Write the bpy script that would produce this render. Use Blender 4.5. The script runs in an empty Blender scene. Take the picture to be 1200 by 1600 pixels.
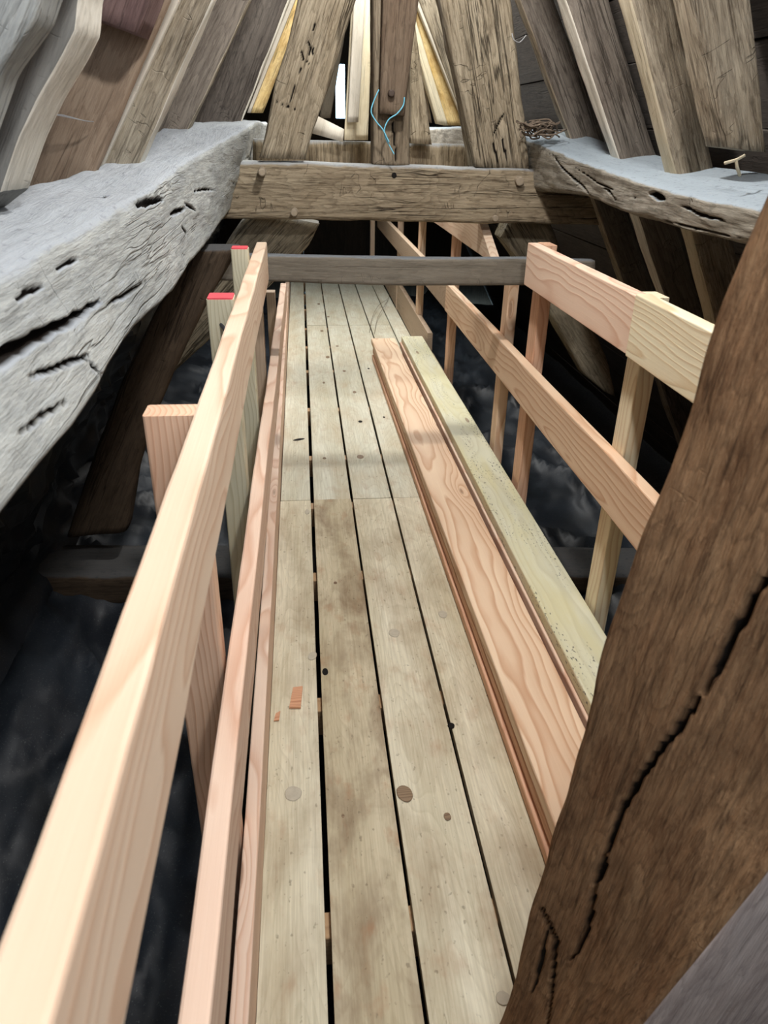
import bpy, bmesh, math, random
from mathutils import Vector, Matrix, noise
random.seed(7)
C = bpy.context.scene.collection
V = Vector

# ---------------------------------------------------------------- camera
cam_d = bpy.data.cameras.new('camera'); cam = bpy.data.objects.new('camera', cam_d); C.objects.link(cam)
cam.matrix_world = Matrix([[0.994497, 0.030829, -0.10013, 0], [-0.103027, 0.461316, -0.881234, 0], [0.019024, 0.8867, 0.461953, 1.5], [0, 0, 0, 1]])
cam_d.sensor_fit = 'VERTICAL'; cam_d.sensor_height = 36; cam_d.lens = 25.7885
cam_d.clip_start = 0.02; cam_d.clip_end = 200
cam_d.dof.use_dof = True; cam_d.dof.focus_distance = 2.3; cam_d.dof.aperture_fstop = 7.5
bpy.context.scene.camera = cam

# ---------------------------------------------------------------- light
world = bpy.data.worlds.new('sky'); bpy.context.scene.world = world; world.use_nodes = True
wb = world.node_tree.nodes['Background']; wb.inputs[0].default_value = (0.5, 0.78, 1.0, 1); wb.inputs[1].default_value = 2.4
def area(name, loc, aim, size, power, col, size_y=None):
    l = bpy.data.lights.new(name, 'AREA'); l.energy = power; l.color = col
    l.shape = 'RECTANGLE' if size_y else 'DISK'; l.size = size
    if size_y: l.size_y = size_y
    o = bpy.data.objects.new(name, l); C.objects.link(o); o.location = loc
    o.rotation_euler = (V(aim) - V(loc)).to_track_quat('-Z', 'Y').to_euler(); return o
def lamp(name, loc, power, col, r=0.06):
    l = bpy.data.lights.new(name, 'POINT'); l.energy = power; l.color = col; l.shadow_soft_size = r
    o = bpy.data.objects.new(name, l); C.objects.link(o); o.location = loc; return o
lamp('work_lamp', (0.36, 2.25, 2.55), 46, (1.0, 0.985, 0.97))
lamp('work_lamp_near', (0.42, 0.55, 2.45), 38, (1.0, 0.985, 0.975))
area('fill_behind_camera', (0.3, -0.9, 2.0), (0.35, 3.0, 0.9), 1.0, 10, (0.82, 0.9, 1.0))  # added soft fill from behind the camera; the near wall has no opening
area('fill_yellow_rafters', (0.4, 3.85, 2.7), (0.4, 4.7, 1.4), 0.35, 12, (1.0, 0.98, 0.92))  # added lamp brightening the yellow rafters, stands in for daylight from above
area('fill_behind_tie_beam', (0.4, 6.4, 2.6), (0.38, 5.0, 1.2), 0.7, 40, (1.0, 0.98, 0.94))  # added light to brighten the deck and timbers past the tie beam; no hatch
vs = bpy.context.scene.view_settings
vs.view_transform = 'Standard'; vs.look = 'None'; vs.gamma = 1; vs.use_curve_mapping = False; vs.exposure = 1.12

# ---------------------------------------------------------------- materials
def srgb(r, g, b):
    return tuple((c/255/12.92 if c/255 <= 0.04045 else ((c/255+0.055)/1.055)**2.4) for c in (r, g, b)) + (1,)
class NT:
    def __init__(s, name):
        s.m = bpy.data.materials.new(name); s.m.use_nodes = True; s.t = s.m.node_tree
        s.b = s.t.nodes['Principled BSDF']; s.out = s.t.nodes['Material Output']
    def n(s, typ, **kw):
        nd = s.t.nodes.new(typ)
        for k, v in kw.items():
            if k.startswith('i_'): nd.inputs[k[2:].replace('_', ' ')].default_value = v
            else: setattr(nd, k, v)
        return nd
    def l(s, a, b): s.t.links.new(a, b)
    def math(s, op, a, b=None, clamp=False):
        nd = s.n('ShaderNodeMath', operation=op); nd.use_clamp = clamp
        for i, v in enumerate((a, b)):
            if v is None: continue
            if isinstance(v, (int, float)): nd.inputs[i].default_value = v
            else: s.l(v, nd.inputs[i])
        return nd.outputs[0]
    def coords(s, scale, rand=13.0):
        tc = s.n('ShaderNodeTexCoord'); oi = s.n('ShaderNodeObjectInfo')
        mul = s.n('ShaderNodeVectorMath', operation='SCALE'); mul.inputs[0].default_value = (1.0, 0.0, 0.0)
        s.l(s.math('MULTIPLY', oi.outputs['Random'], rand), mul.inputs['Scale'])
        add = s.n('ShaderNodeVectorMath', operation='ADD'); s.l(tc.outputs['Object'], add.inputs[0]); s.l(mul.outputs[0], add.inputs[1])
        return s.scale(add.outputs[0], scale), add.outputs[0], oi.outputs['Random']
    def scale(s, vec, sc):
        m = s.n('ShaderNodeVectorMath', operation='MULTIPLY'); s.l(vec, m.inputs[0]); m.inputs[1].default_value = sc; return m.outputs[0]
    def noise(s, vec, scale=1.0, detail=3.0, rough=0.5, dist=0.0):
        nd = s.n('ShaderNodeTexNoise'); nd.inputs['Scale'].default_value = scale; nd.inputs['Detail'].default_value = detail
        nd.inputs['Roughness'].default_value = rough; nd.inputs['Distortion'].default_value = dist; s.l(vec, nd.inputs['Vector']); return nd.outputs[0]
    def ramp(s, fac, stops):
        r = s.n('ShaderNodeValToRGB'); s.l(fac, r.inputs[0]); e = r.color_ramp.elements
        e[0].position, e[0].color = stops[0]; e[1].position, e[1].color = stops[-1]
        for p, c in stops[1:-1]:
            x = e.new(p); x.color = c
        return r.outputs[0]
    def mix(s, fac, a, b, mode='MIX'):
        m = s.n('ShaderNodeMix', data_type='RGBA', blend_type=mode)
        for i, v in ((0, fac), (6, a), (7, b)):
            if isinstance(v, (int, float)): m.inputs[i].default_value = v
            elif isinstance(v, tuple): m.inputs[i].default_value = v
            else: s.l(v, m.inputs[i])
        return m.outputs[2]
    def fin(s, col, rough=0.7, height=None, strength=0.3, dist=0.002, spec=0.25):
        if isinstance(col, tuple): s.b.inputs['Base Color'].default_value = col
        else: s.l(col, s.b.inputs['Base Color'])
        if isinstance(rough, float): s.b.inputs['Roughness'].default_value = rough
        else: s.l(rough, s.b.inputs['Roughness'])
        s.b.inputs['Specular IOR Level'].default_value = spec
        if height is not None:
            bp = s.n('ShaderNodeBump'); bp.inputs['Strength'].default_value = strength; bp.inputs['Distance'].default_value = dist
            s.l(height, bp.inputs['Height']); s.l(bp.outputs[0], s.b.inputs['Normal'])
        return s.m
W = (1, 1, 1, 1); K = (0, 0, 0, 1)
def g(v): return (v, v, v, 1)

def fir(name, light, dark, ringf=70.0, contrast=0.6, stain=None, stain_amt=0.0, pith=0.05, knots=True, speck=0.0):
    """sawn softwood: growth rings round a pith under the board, bent by knots"""
    t = NT(name); _, p, rnd = t.coords((1, 1, 1))
    low = t.noise(t.scale(p, (1.5, 5.5, 5.5)), 1.0, 2.0, 0.45)
    med = t.noise(t.scale(p, (3.5, 22.0, 22.0)), 1.0, 2.0, 0.5)
    sx = t.n('ShaderNodeSeparateXYZ'); t.l(p, sx.inputs[0])
    yy = t.math('ADD', sx.outputs[1], t.math('MULTIPLY', t.math('SUBTRACT', rnd, 0.5), 0.08))
    zz = t.math('ADD', sx.outputs[2], pith)
    r = t.math('SQRT', t.math('ADD', t.math('MULTIPLY', yy, yy), t.math('MULTIPLY', zz, zz)))
    d = t.math('ADD', r, t.math('MULTIPLY', low, 0.11))
    d = t.math('ADD', d, t.math('MULTIPLY', med, 0.012))
    kcol = None
    if knots:
        vo = t.n('ShaderNodeTexVoronoi'); vo.inputs['Scale'].default_value = 1.0
        t.l(t.scale(p, (1.9, 8.0, 8.0)), vo.inputs['Vector']); kd = vo.outputs['Distance']
        bend = t.math('POWER', 2.718, t.math('MULTIPLY', kd, -5.0))
        d = t.math('ADD', d, t.math('MULTIPLY', bend, 0.075))
        kcol = t.ramp(kd, [(0.0, W), (0.055, g(0.8)), (0.085, K)])
    fr = t.math('FRACT', t.math('MULTIPLY', d, ringf))
    ring = t.ramp(fr, [(0.0, K), (0.55, g(0.25)), (0.86, W), (1.0, K)])
    fine = t.noise(t.scale(p, (4.0, 260.0, 260.0)), 1.0, 2.0, 0.6)
    tone = t.noise(t.scale(p, (0.8, 7.0, 7.0)), 1.0, 2.0, 0.5)
    col = t.mix(t.math('MULTIPLY', ring, contrast), light, dark)
    col = t.mix(t.math('MULTIPLY', fine, 0.35), col, t.mix(0.5, light, dark))
    col = t.mix(t.ramp(tone, [(0.35, K), (0.7, g(0.4))]), col, dark)
    if stain:
        st = t.noise(t.scale(p, (2.0, 12.0, 12.0)), 1.0, 4.0, 0.6)
        col = t.mix(t.math('MULTIPLY', t.ramp(st, [(0.42, K), (0.62, W)]), stain_amt), col, stain)
    if speck:
        sp = t.noise(t.scale(p, (60.0, 140.0, 140.0)), 1.0, 2.0, 0.5); a = t.noise(t.scale(p, (2.2, 14.0, 14.0)), 1.0, 2.0)
        col = t.mix(t.math('MULTIPLY', t.ramp(sp, [(0.6, K), (0.68, W)]), t.math('MULTIPLY', t.ramp(a, [(0.48, K), (0.58, W)]), speck)), col, srgb(70, 72, 68))
    if kcol is not None: col = t.mix(t.math('MULTIPLY', kcol, 0.75), col, srgb(120, 78, 48))
    h = t.math('ADD', t.math('MULTIPLY', ring, 0.5), t.math('MULTIPLY', fine, 0.6))
    return t.fin(col, 0.62, h, 0.35, 0.0015, 0.3)

def deckmat(name, light, dark, brown, amt):
    """old treated decking: faint grain, foot dirt and sawdust blotches"""
    t = NT(name); _, p, rnd = t.coords((1, 1, 1))
    grain = t.noise(t.scale(p, (5.0, 170.0, 60.0)), 1.0, 3.0, 0.6)
    low = t.noise(t.scale(p, (1.0, 9.0, 5.0)), 1.0, 3.0, 0.5)
    ringd = t.math('ADD', t.math('MULTIPLY', t.noise(t.scale(p, (1.1, 6.0, 5.0)), 1.0, 1.5, 0.4), 26.0), 0.0)
    ring = t.ramp(t.math('FRACT', ringd), [(0.0, K), (0.7, g(0.4)), (0.9, W), (1.0, K)])
    blot = t.noise(t.scale(p, (3.4, 7.0, 4.0)), 1.0, 5.0, 0.62, 0.3)
    blot2 = t.noise(t.scale(p, (9.0, 16.0, 9.0)), 1.0, 4.0, 0.6)
    fleck = t.noise(t.scale(p, (55.0, 80.0, 60.0)), 1.0, 2.0, 0.5)
    col = t.mix(t.ramp(low, [(0.35, K), (0.7, W)]), light, dark)
    col = t.mix(t.math('MULTIPLY', ring, 0.16), col, srgb(120, 105, 70))
    col = t.mix(t.math('MULTIPLY', t.ramp(grain, [(0.35, K), (0.75, W)]), 0.34), col, srgb(112, 98, 70))
    col = t.mix(t.math('MULTIPLY', t.ramp(blot, [(0.44, K), (0.68, W)]), amt), col, brown)
    col = t.mix(t.math('MULTIPLY', t.ramp(blot2, [(0.55, K), (0.75, W)]), amt*0.7), col, srgb(158, 112, 78))
    col = t.mix(t.math('MULTIPLY', t.ramp(fleck, [(0.66, K), (0.74, W)]), 0.45), col, srgb(84, 72, 54))
    return t.fin(col, 0.72, t.math('ADD', grain, t.math('MULTIPLY', blot2, 0.4)), 0.4, 0.0015, 0.2)

def oak(name, base, dark, light, crack=0.6, dust=None, dust_amt=0.9, bump=0.5, scale=1.0, streak=0.5, mottle=0.0, k=0.70):
    base, dark, light = [tuple(c*k for c in q[:3]) + (1,) for q in (base, dark, light)]
    if dust: dust = tuple(c*(k+0.03) for c in dust[:3]) + (1,)
    """centuries-old hewn oak: coarse grain, drying cracks along it, dust lying on upward faces"""
    t = NT(name); _, p, rnd = t.coords((1, 1, 1))
    p = t.scale(p, (scale, scale, scale))
    warp = t.noise(t.scale(p, (1.6, 6.0, 6.0)), 1.0, 3.0, 0.5)
    grain = t.noise(t.scale(p, (5.0, 105.0, 105.0)), 1.0, 5.0, 0.72, 0.3)
    gr2 = t.noise(t.scale(p, (26.0, 210.0, 210.0)), 1.0, 4.0, 0.7)
    tone = t.noise(t.scale(p, (3.0, 11.0, 11.0)), 1.0, 6.0, 0.66)
    rg = t.ramp(t.math('FRACT', t.math('MULTIPLY', t.math('ADD', warp, t.math('MULTIPLY', tone, 0.25)), 17.0)), [(0.0, K), (0.6, g(0.3)), (0.9, W), (1.0, K)])
    cn = t.noise(t.scale(p, (0.9, 24.0, 24.0)), 1.0, 3.0, 0.6, 0.3)
    ridge = t.math('ABSOLUTE', t.math('SUBTRACT', cn, 0.5))
    gate = t.ramp(t.noise(t.scale(p, (1.3, 5.0, 5.0)), 1.0, 2.0, 0.5), [(0.5, K), (0.6, W)])
    crk = t.math('MULTIPLY', t.ramp(ridge, [(0.0, W), (0.01, g(0.7)), (0.022, K)]), gate)
    # short cross checks
    cx = t.math('ABSOLUTE', t.math('SUBTRACT', t.noise(t.scale(p, (9.0, 4.0, 4.0)), 1.0, 3.0, 0.6, 0.3), 0.5))
    cxg = t.ramp(t.noise(t.scale(p, (5.0, 14.0, 14.0)), 1.0, 1.0), [(0.56, K), (0.64, W)])
    crx = t.math('MULTIPLY', t.ramp(cx, [(0.0, W), (0.006, K)]), cxg)
    col = t.mix(t.ramp(tone, [(0.32, K), (0.7, W)]), base, light)
    col = t.mix(t.math('MULTIPLY', rg, streak*0.55), col, dark)
    col = t.mix(t.math('MULTIPLY', t.ramp(grain, [(0.4, K), (0.72, W)]), streak), col, dark)
    col = t.mix(t.math('MULTIPLY', t.ramp(gr2, [(0.5, K), (0.66, W)]), 0.38), col, light)
    col = t.mix(t.math('MULTIPLY', t.ramp(grain, [(0.56, K), (0.66, W)]), 0.5*streak), col, tuple(c*0.35 for c in dark[:3]) + (1,))
    if mottle:
        mo = t.noise(t.scale(p, (7.0, 11.0, 11.0)), 1.0, 5.0, 0.65)
        col = t.mix(t.math('MULTIPLY', t.ramp(mo, [(0.45, K), (0.65, W)]), mottle), col, dark)
    allc = t.math('MAXIMUM', t.math('MULTIPLY', crk, crack), t.math('MULTIPLY', crx, crack*0.7))
    if dust:
        ge = t.n('ShaderNodeNewGeometry'); sz = t.n('ShaderNodeSeparateXYZ'); t.l(ge.outputs['Normal'], sz.inputs[0])
        dn = t.noise(t.scale(p, (12.0, 18.0, 18.0)), 1.0, 5.0, 0.6)
        fac = t.ramp(t.math('ADD', sz.outputs[2], t.math('MULTIPLY', t.math('SUBTRACT', dn, 0.5), 0.9)), [(0.42, K), (0.72, W)])
        col = t.mix(t.math('MULTIPLY', fac, dust_amt), col, dust)
        allc = t.math('MULTIPLY', allc, t.math('SUBTRACT', 1.0, t.math('MULTIPLY', fac, 0.8)))
        lump = t.noise(t.scale(p, (45.0, 60.0, 60.0)), 1.0, 4.0, 0.65)
        col = t.mix(t.math('MULTIPLY', t.math('MULTIPLY', fac, t.ramp(lump, [(0.56, K), (0.68, W)])), 0.55), col, tuple(c*0.45 for c in dust[:3]) + (1,))
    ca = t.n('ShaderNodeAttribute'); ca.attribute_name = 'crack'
    col = t.mix(allc, col, srgb(26, 20, 15)); col = t.mix(t.ramp(ca.outputs['Fac'], [(0.1, K), (0.6, W)]), col, srgb(24, 19, 15))  # carved grooves coloured near-black: dirt plus the crevice's shade put into the colour
    h = t.math('SUBTRACT', t.math('ADD', t.math('MULTIPLY', grain, 0.6), t.math('MULTIPLY', gr2, 0.6)), t.math('MULTIPLY', allc, 2.0))
    h = t.math('ADD', h, t.math('MULTIPLY', tone, 0.6))
    return t.fin(col, 0.85, h, bump, 0.006, 0.12)

M = {}
M['fir_pink'] = fir('fir_pink', srgb(236, 212, 190), srgb(196, 148, 120), 60, 0.75)
M['fir_red'] = fir('fir_red', srgb(234, 198, 168), srgb(188, 134, 102), 95, 0.7, knots=False)
M['fir_pale'] = fir('fir_pale', srgb(230, 210, 186), srgb(196, 156, 126), 62, 0.75)
M['fir_yellow'] = fir('fir_yellow', srgb(242, 236, 208), srgb(200, 172, 132), 55, 0.8)
M['fir_honey'] = fir('fir_honey', srgb(238, 214, 184), srgb(190, 142, 106), 50, 0.85)
M['fir_green'] = fir('fir_green', srgb(222, 220, 196), srgb(186, 178, 144), 50, 0.5, srgb(208, 198, 144), 0.5, speck=0.9)
M['fir_post_green'] = fir('fir_post_green', srgb(218, 212, 186), srgb(170, 158, 126), 120, 0.7, knots=False)
M['fir_weathered'] = fir('fir_weathered', srgb(188, 166, 142), srgb(140, 118, 96), 70, 0.5)
M['fir_edge'] = fir('fir_edge', srgb(226, 184, 152), srgb(174, 120, 90), 80, 0.6, knots=False)
M['joist'] = fir('joist', srgb(176, 142, 104), srgb(120, 88, 58), 80, 0.5, knots=False)
M['deck'] = deckmat('deck', srgb(224, 216, 192), srgb(202, 192, 164), srgb(140, 118, 90), 0.5)
M['deck_dirty'] = deckmat('deck_dirty', srgb(208, 196, 168), srgb(180, 166, 136), srgb(120, 98, 74), 0.8)
M['deck_far'] = deckmat('deck_far', srgb(218, 216, 198), srgb(200, 196, 174), srgb(176, 154, 120), 0.4)
DUST = srgb(182, 186, 188)
M['oak_tie'] = oak('oak_tie', srgb(168, 150, 124), srgb(88, 72, 54), srgb(200, 184, 156), 0.8, DUST, 0.85, 0.7, streak=0.85, k=0.66)
M['oak_principal'] = oak('oak_principal', srgb(172, 156, 130), srgb(92, 77, 58), srgb(206, 192, 166), 0.8, DUST, 0.4, 0.7, streak=0.85, k=0.68)
M['oak_king'] = oak('oak_king', srgb(146, 130, 108), srgb(86, 72, 58), srgb(176, 160, 136), 0.6, None, 0, 0.5, streak=0.65, k=0.6)
M['oak_hanger'] = oak('oak_hanger', srgb(118, 98, 80), srgb(72, 56, 44), srgb(150, 132, 112), 0.3, None, 0, 0.45, streak=0.6, k=0.6)
M['oak_grey'] = oak('oak_grey', srgb(124, 116, 104), srgb(74, 68, 60), srgb(148, 140, 126), 0.4, srgb(128, 134, 140), 0.8, 0.35, streak=0.35)
M['oak_brown'] = oak('oak_brown', srgb(120, 110, 100), srgb(60, 53, 47), srgb(154, 144, 132), 0.6, DUST, 0.5, 0.6, streak=0.6, k=0.72)
M['oak_rafter'] = oak('oak_rafter', srgb(150, 136, 114), srgb(78, 66, 54), srgb(192, 182, 162), 0.5, DUST, 0.5, 0.7, streak=0.75, k=0.95)
M['oak_dark'] = oak('oak_dark', srgb(96, 88, 82), srgb(44, 40, 38), srgb(124, 116, 108), 0.8, srgb(110, 112, 112), 0.5, 0.6, streak=0.7)
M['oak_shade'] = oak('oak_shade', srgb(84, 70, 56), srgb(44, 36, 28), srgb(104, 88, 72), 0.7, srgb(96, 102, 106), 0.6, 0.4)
M['oak_purlin'] = oak('oak_purlin', srgb(172, 176, 175), srgb(112, 115, 113), srgb(208, 210, 204), 0.35, srgb(174, 180, 186), 0.85, 0.8, streak=0.42, k=0.76, mottle=0.12)
M['oak_purlin_right'] = oak('oak_purlin_right', srgb(160, 154, 140), srgb(96, 90, 78), srgb(196, 190, 176), 0.8, srgb(164, 176, 184), 0.97, 0.55, streak=0.7, mottle=0.3, k=0.74)
M['oak_fore'] = oak('oak_fore', srgb(150, 112, 80), srgb(76, 54, 38), srgb(186, 150, 112), 0.08, None, 0, 0.9, 1.5, streak=0.75, mottle=0.35, k=0.82)
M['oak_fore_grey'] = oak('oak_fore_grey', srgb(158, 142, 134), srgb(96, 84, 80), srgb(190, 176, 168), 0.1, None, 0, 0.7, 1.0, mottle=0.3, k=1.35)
M['oak_panel'] = oak('oak_panel', srgb(146, 124, 104), srgb(92, 74, 60), srgb(168, 150, 130), 0.3, DUST, 0.5, 0.5, streak=0.5, k=1.1)
M['oak_brace'] = oak('oak_brace', srgb(140, 130, 110), srgb(72, 64, 52), srgb(168, 158, 136), 0.8, DUST, 0.4, 0.6, streak=0.7, k=0.95)
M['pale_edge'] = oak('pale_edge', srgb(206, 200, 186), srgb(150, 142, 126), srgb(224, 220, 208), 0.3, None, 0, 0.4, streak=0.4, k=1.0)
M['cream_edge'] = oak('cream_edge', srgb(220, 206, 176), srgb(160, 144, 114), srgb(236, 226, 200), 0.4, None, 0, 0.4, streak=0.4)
M['grey_face'] = oak('grey_face', srgb(132, 132, 128), srgb(92, 92, 90), srgb(156, 154, 148), 0.4, DUST, 0.5, 0.5, streak=0.35)
M['pale_board'] = oak('pale_board', srgb(226, 214, 184), srgb(180, 162, 128), srgb(240, 232, 208), 0.3, None, 0, 0.25, streak=0.3, k=1.0)
M['pale_batten'] = oak('pale_batten', srgb(190, 182, 168), srgb(150, 140, 122), srgb(208, 202, 190), 0.15, None, 0, 0.3, streak=0.25, k=1.05)
M['wormy'] = oak('wormy', srgb(236, 204, 134), srgb(160, 112, 58), srgb(250, 232, 180), 0.5, None, 0, 0.8, 2.0, streak=0.4, mottle=0.5, k=1.0)
M['sheathing'] = oak('sheathing', srgb(98, 90, 84), srgb(58, 54, 52), srgb(118, 110, 102), 0.3, None, 0, 0.35, k=0.5)
M['sheathing_left'] = oak('sheathing_left', srgb(120, 94, 76), srgb(76, 56, 46), srgb(142, 116, 96), 0.3, None, 0, 0.35)
M['block'] = oak('block', srgb(98, 78, 76), srgb(62, 48, 48), srgb(120, 100, 96), 0.3, DUST, 0.4, 0.4, k=1.3)

def flat(name, col, rough=0.6, metal=0.0):
    t = NT(name); _, p, _r = t.coords((1, 1, 1)); nz = t.noise(p, 60.0, 3.0)
    c2 = tuple(v*0.7 for v in col[:3]) + (1,)
    t.b.inputs['Metallic'].default_value = metal
    return t.fin(t.mix(nz, col, c2), rough, nz, 0.15, 0.001)
M['red_paint'] = flat('red_paint', srgb(236, 92, 102), 0.5)
M['iron'] = flat('iron', srgb(70, 58, 50), 0.55, 0.4)
M['nail'] = flat('nail', srgb(92, 94, 104), 0.4, 0.7)
M['peg'] = flat('peg', srgb(158, 144, 124), 0.8)
M['wall_board'] = oak('wall_board', srgb(84, 70, 56), srgb(44, 36, 28), srgb(104, 88, 72), 0.4, None, 0, 0.3, k=0.3)
M['wire'] = flat('wire', srgb(120, 198, 222), 0.4)
M['twig'] = flat('twig', srgb(112, 98, 84), 0.8)
M['straw'] = flat('straw', srgb(196, 186, 160), 0.7)
M['web'] = flat('web', srgb(176, 176, 176), 0.7)
M['knot'] = fir('knot', srgb(150, 126, 98), srgb(84, 62, 44), 160, 0.8, knots=False)
M['knot_pale'] = flat('knot_pale', srgb(190, 180, 160), 0.7)
M['crack'] = flat('crack', srgb(26, 22, 19), 0.95)
M['hole'] = flat('hole', srgb(20, 16, 13), 0.9)
M['chip'] = fir('chip', srgb(214, 164, 128), srgb(150, 92, 62), 200, 0.6, knots=False)
def sheetmat():
    t = NT('black_sheet'); _, p, _r = t.coords((1, 1, 1))
    d = t.noise(p, 3.0, 3.0, 0.5); f2 = t.noise(p, 160.0, 3.0, 0.6)
    col = t.mix(t.ramp(d, [(0.35, K), (0.8, W)]), srgb(26, 30, 36), srgb(44, 51, 59))
    col = t.mix(t.math('MULTIPLY', t.ramp(f2, [(0.6, K), (0.75, W)]), 0.35), col, srgb(120, 124, 120))
    return t.fin(col, t.ramp(d, [(0.3, g(0.42)), (0.7, g(0.6))]), t.math('ADD', d, t.math('MULTIPLY', f2, 0.1)), 0.3, 0.003, 0.35)
M['sheet'] = sheetmat()
def gravel():
    t = NT('dusty_rubble'); _, p, _r = t.coords((1, 1, 1))
    a = t.noise(p, 90.0, 5.0, 0.7); b = t.noise(p, 6.0, 4.0)
    col = t.mix(t.ramp(a, [(0.4, K), (0.7, W)]), srgb(28, 28, 30), srgb(70, 68, 66))
    col = t.mix(t.math('MULTIPLY', b, 0.5), col, srgb(30, 30, 34))
    return t.fin(col, 0.9, a, 0.6, 0.004)
M['rubble'] = gravel()

# ---------------------------------------------------------------- builders
def link(name, me, mat, parent=None):
    o = bpy.data.objects.new(name, me); C.objects.link(o)
    if mat is not None: me.materials.append(mat)
    if parent is not None: o.parent = parent
    return o
def tag(o, label=None, cat=None, group=None, kind=None):
    if label: o['label'] = label
    if cat: o['category'] = cat
    if group: o['group'] = group
    if kind: o['kind'] = kind
    return o
def empty(name, loc, label=None, cat=None, group=None, kind=None):
    o = bpy.data.objects.new(name, None); C.objects.link(o); o.location = loc; o.empty_display_size = 0.05
    return tag(o, label, cat, group, kind)
def place(o, parent, mw):
    """world matrix mw while parented to an un-rotated empty"""
    o.matrix_world = mw
    if parent is not None:
        o.parent = parent; o.matrix_parent_inverse = Matrix.Identity(4)
        o.matrix_basis = parent_world(parent).inverted() @ mw
WM = {}
def parent_world(o): return WM.get(o.name, Matrix.Translation(o.location))

def ring_pts(per, rad):
    """unit square ring, corners rounded by rad (in 0..1 of the half side); returns (u,v) list"""
    pts = []
    cs = [(-1, -1), (1, -1), (1, 1), (-1, 1)]
    for i in range(4):
        a = cs[i]; b = cs[(i+1) % 4]
        for k in range(per):
            s = k/per
            pts.append((a[0]+(b[0]-a[0])*s, a[1]+(b[1]-a[1])*s))
    out = []
    for u, v in pts:
        m = max(abs(u), abs(v)); r = math.hypot(u, v)
        out.append((u + (u/r*1.0 - u)*0 if rad == 0 else u*(1-rad*max(0, (abs(v)-(1-rad))/rad)*0.45 if abs(v) > 1-rad else 1),
                    v if rad == 0 else v*(1-rad*max(0, (abs(u)-(1-rad))/rad)*0.45 if abs(u) > 1-rad else 1)))
    return out
def bil(c, u, v):
    s = (u+1)/2; t = (v+1)/2
    return c[0]*((1-s)*(1-t)) + c[1]*(s*(1-t)) + c[2]*(s*t) + c[3]*((1-s)*t)
def fbm(p, o=3):
    a = 0; w = 1
    for i in range(o): a += noise.noise(p)*w; p = p*2.03; w *= 0.5
    return a
def frame(a, b, zhint):
    x = (b-a).normalized(); y = zhint.cross(x).normalized(); z = x.cross(y)
    return Matrix((( x.x, y.x, z.x, a.x), (x.y, y.y, z.y, a.y), (x.z, y.z, z.z, a.z), (0, 0, 0, 1)))

def loft(name, stations, mat, parent=None, per=10, rad=0.25, amp=0.0, freq=6.0, fine=0.0, seg=0.03, grooves=(), smooth=True, ends=0.0, seed=None, side_mats=None, far=None):
    """old timber: stations are lists of 4 corners (V) from one end to the other; surface resampled and roughened"""
    if seed is None: seed = random.random()*50
    stations = [[V(c) for c in s] for s in stations]
    cen = [sum(s, V())/4 for s in stations]
    L = [0]
    for i in range(1, len(cen)): L.append(L[-1]+(cen[i]-cen[i-1]).length)
    ds = []; d = 0.0
    while d < L[-1]-seg*0.5:
        ds.append(d); d += seg if (far is None or far[0] < d < far[1]) else seg*5
    ds.append(L[-1]); n = len(ds)-1
    marks = {}
    mw = frame(cen[0], cen[-1], (stations[0][3]-stations[0][0]).normalized())
    inv = mw.inverted()
    rp = ring_pts(per, rad); N = len(rp)
    verts = []; so = V((seed, seed*1.7, seed*0.3))
    for j in range(n+1):
        d = ds[j]; i = 0
        while i < len(L)-2 and d > L[i+1]: i += 1
        f = (d-L[i])/(L[i+1]-L[i]); 
        if len(L) > 2: pass
        c = [stations[i][q].lerp(stations[i+1][q], f) for q in range(4)]; ce = sum(c, V())/4
        for u, v in rp:
            p = bil(c, u, v)
            if amp or fine:
                q = inv @ p + so; out = (p-ce); ol = out.length; out = out/ol if ol else out
                h = amp*fbm(V((q.x*freq*0.4, q.y*freq, q.z*freq)), 3)
                if fine: h += fine*fbm(V((q.x*9, q.y*55, q.z*55)), 2)
                p = p + out*h
                if ends and j in (0, n): p = p + (cen[-1]-cen[0]).normalized()*ends*noise.noise(V((u*3+seed, v*3, j)))
            for (fn) in grooves:
                gd = fn(p)
                if gd:
                    p = p - (p-ce).normalized()*abs(gd)
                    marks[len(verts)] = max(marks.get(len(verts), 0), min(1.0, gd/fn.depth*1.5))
            verts.append(inv @ p)
    faces = []
    for j in range(n):
        for k in range(N):
            a = j*N+k; b = j*N+(k+1) % N
            faces.append((a, b, b+N, a+N))
    faces.append(tuple(range(N-1, -1, -1))); faces.append(tuple(range(n*N, n*N+N)))
    me = bpy.data.meshes.new(name); me.from_pydata(verts, [], faces)
    bm = bmesh.new(); bm.from_mesh(me); bmesh.ops.recalc_face_normals(bm, faces=bm.faces[:]); bm.to_mesh(me); bm.free()
    o = link(name, me, mat)
    if smooth:
        for f in me.polygons: f.use_smooth = len(f.vertices) == 4
    if side_mats:
        for sd_, m_ in side_mats.items():
            me.materials.append(m_); mi = len(me.materials)-1
            for q, f in enumerate(me.polygons):
                if q < n*N and sd_*per <= q % N < (sd_+1)*per: f.material_index = mi
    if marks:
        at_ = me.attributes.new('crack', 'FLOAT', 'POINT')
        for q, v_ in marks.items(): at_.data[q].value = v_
    place(o, parent, mw); WM[o.name] = mw
    return o

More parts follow.
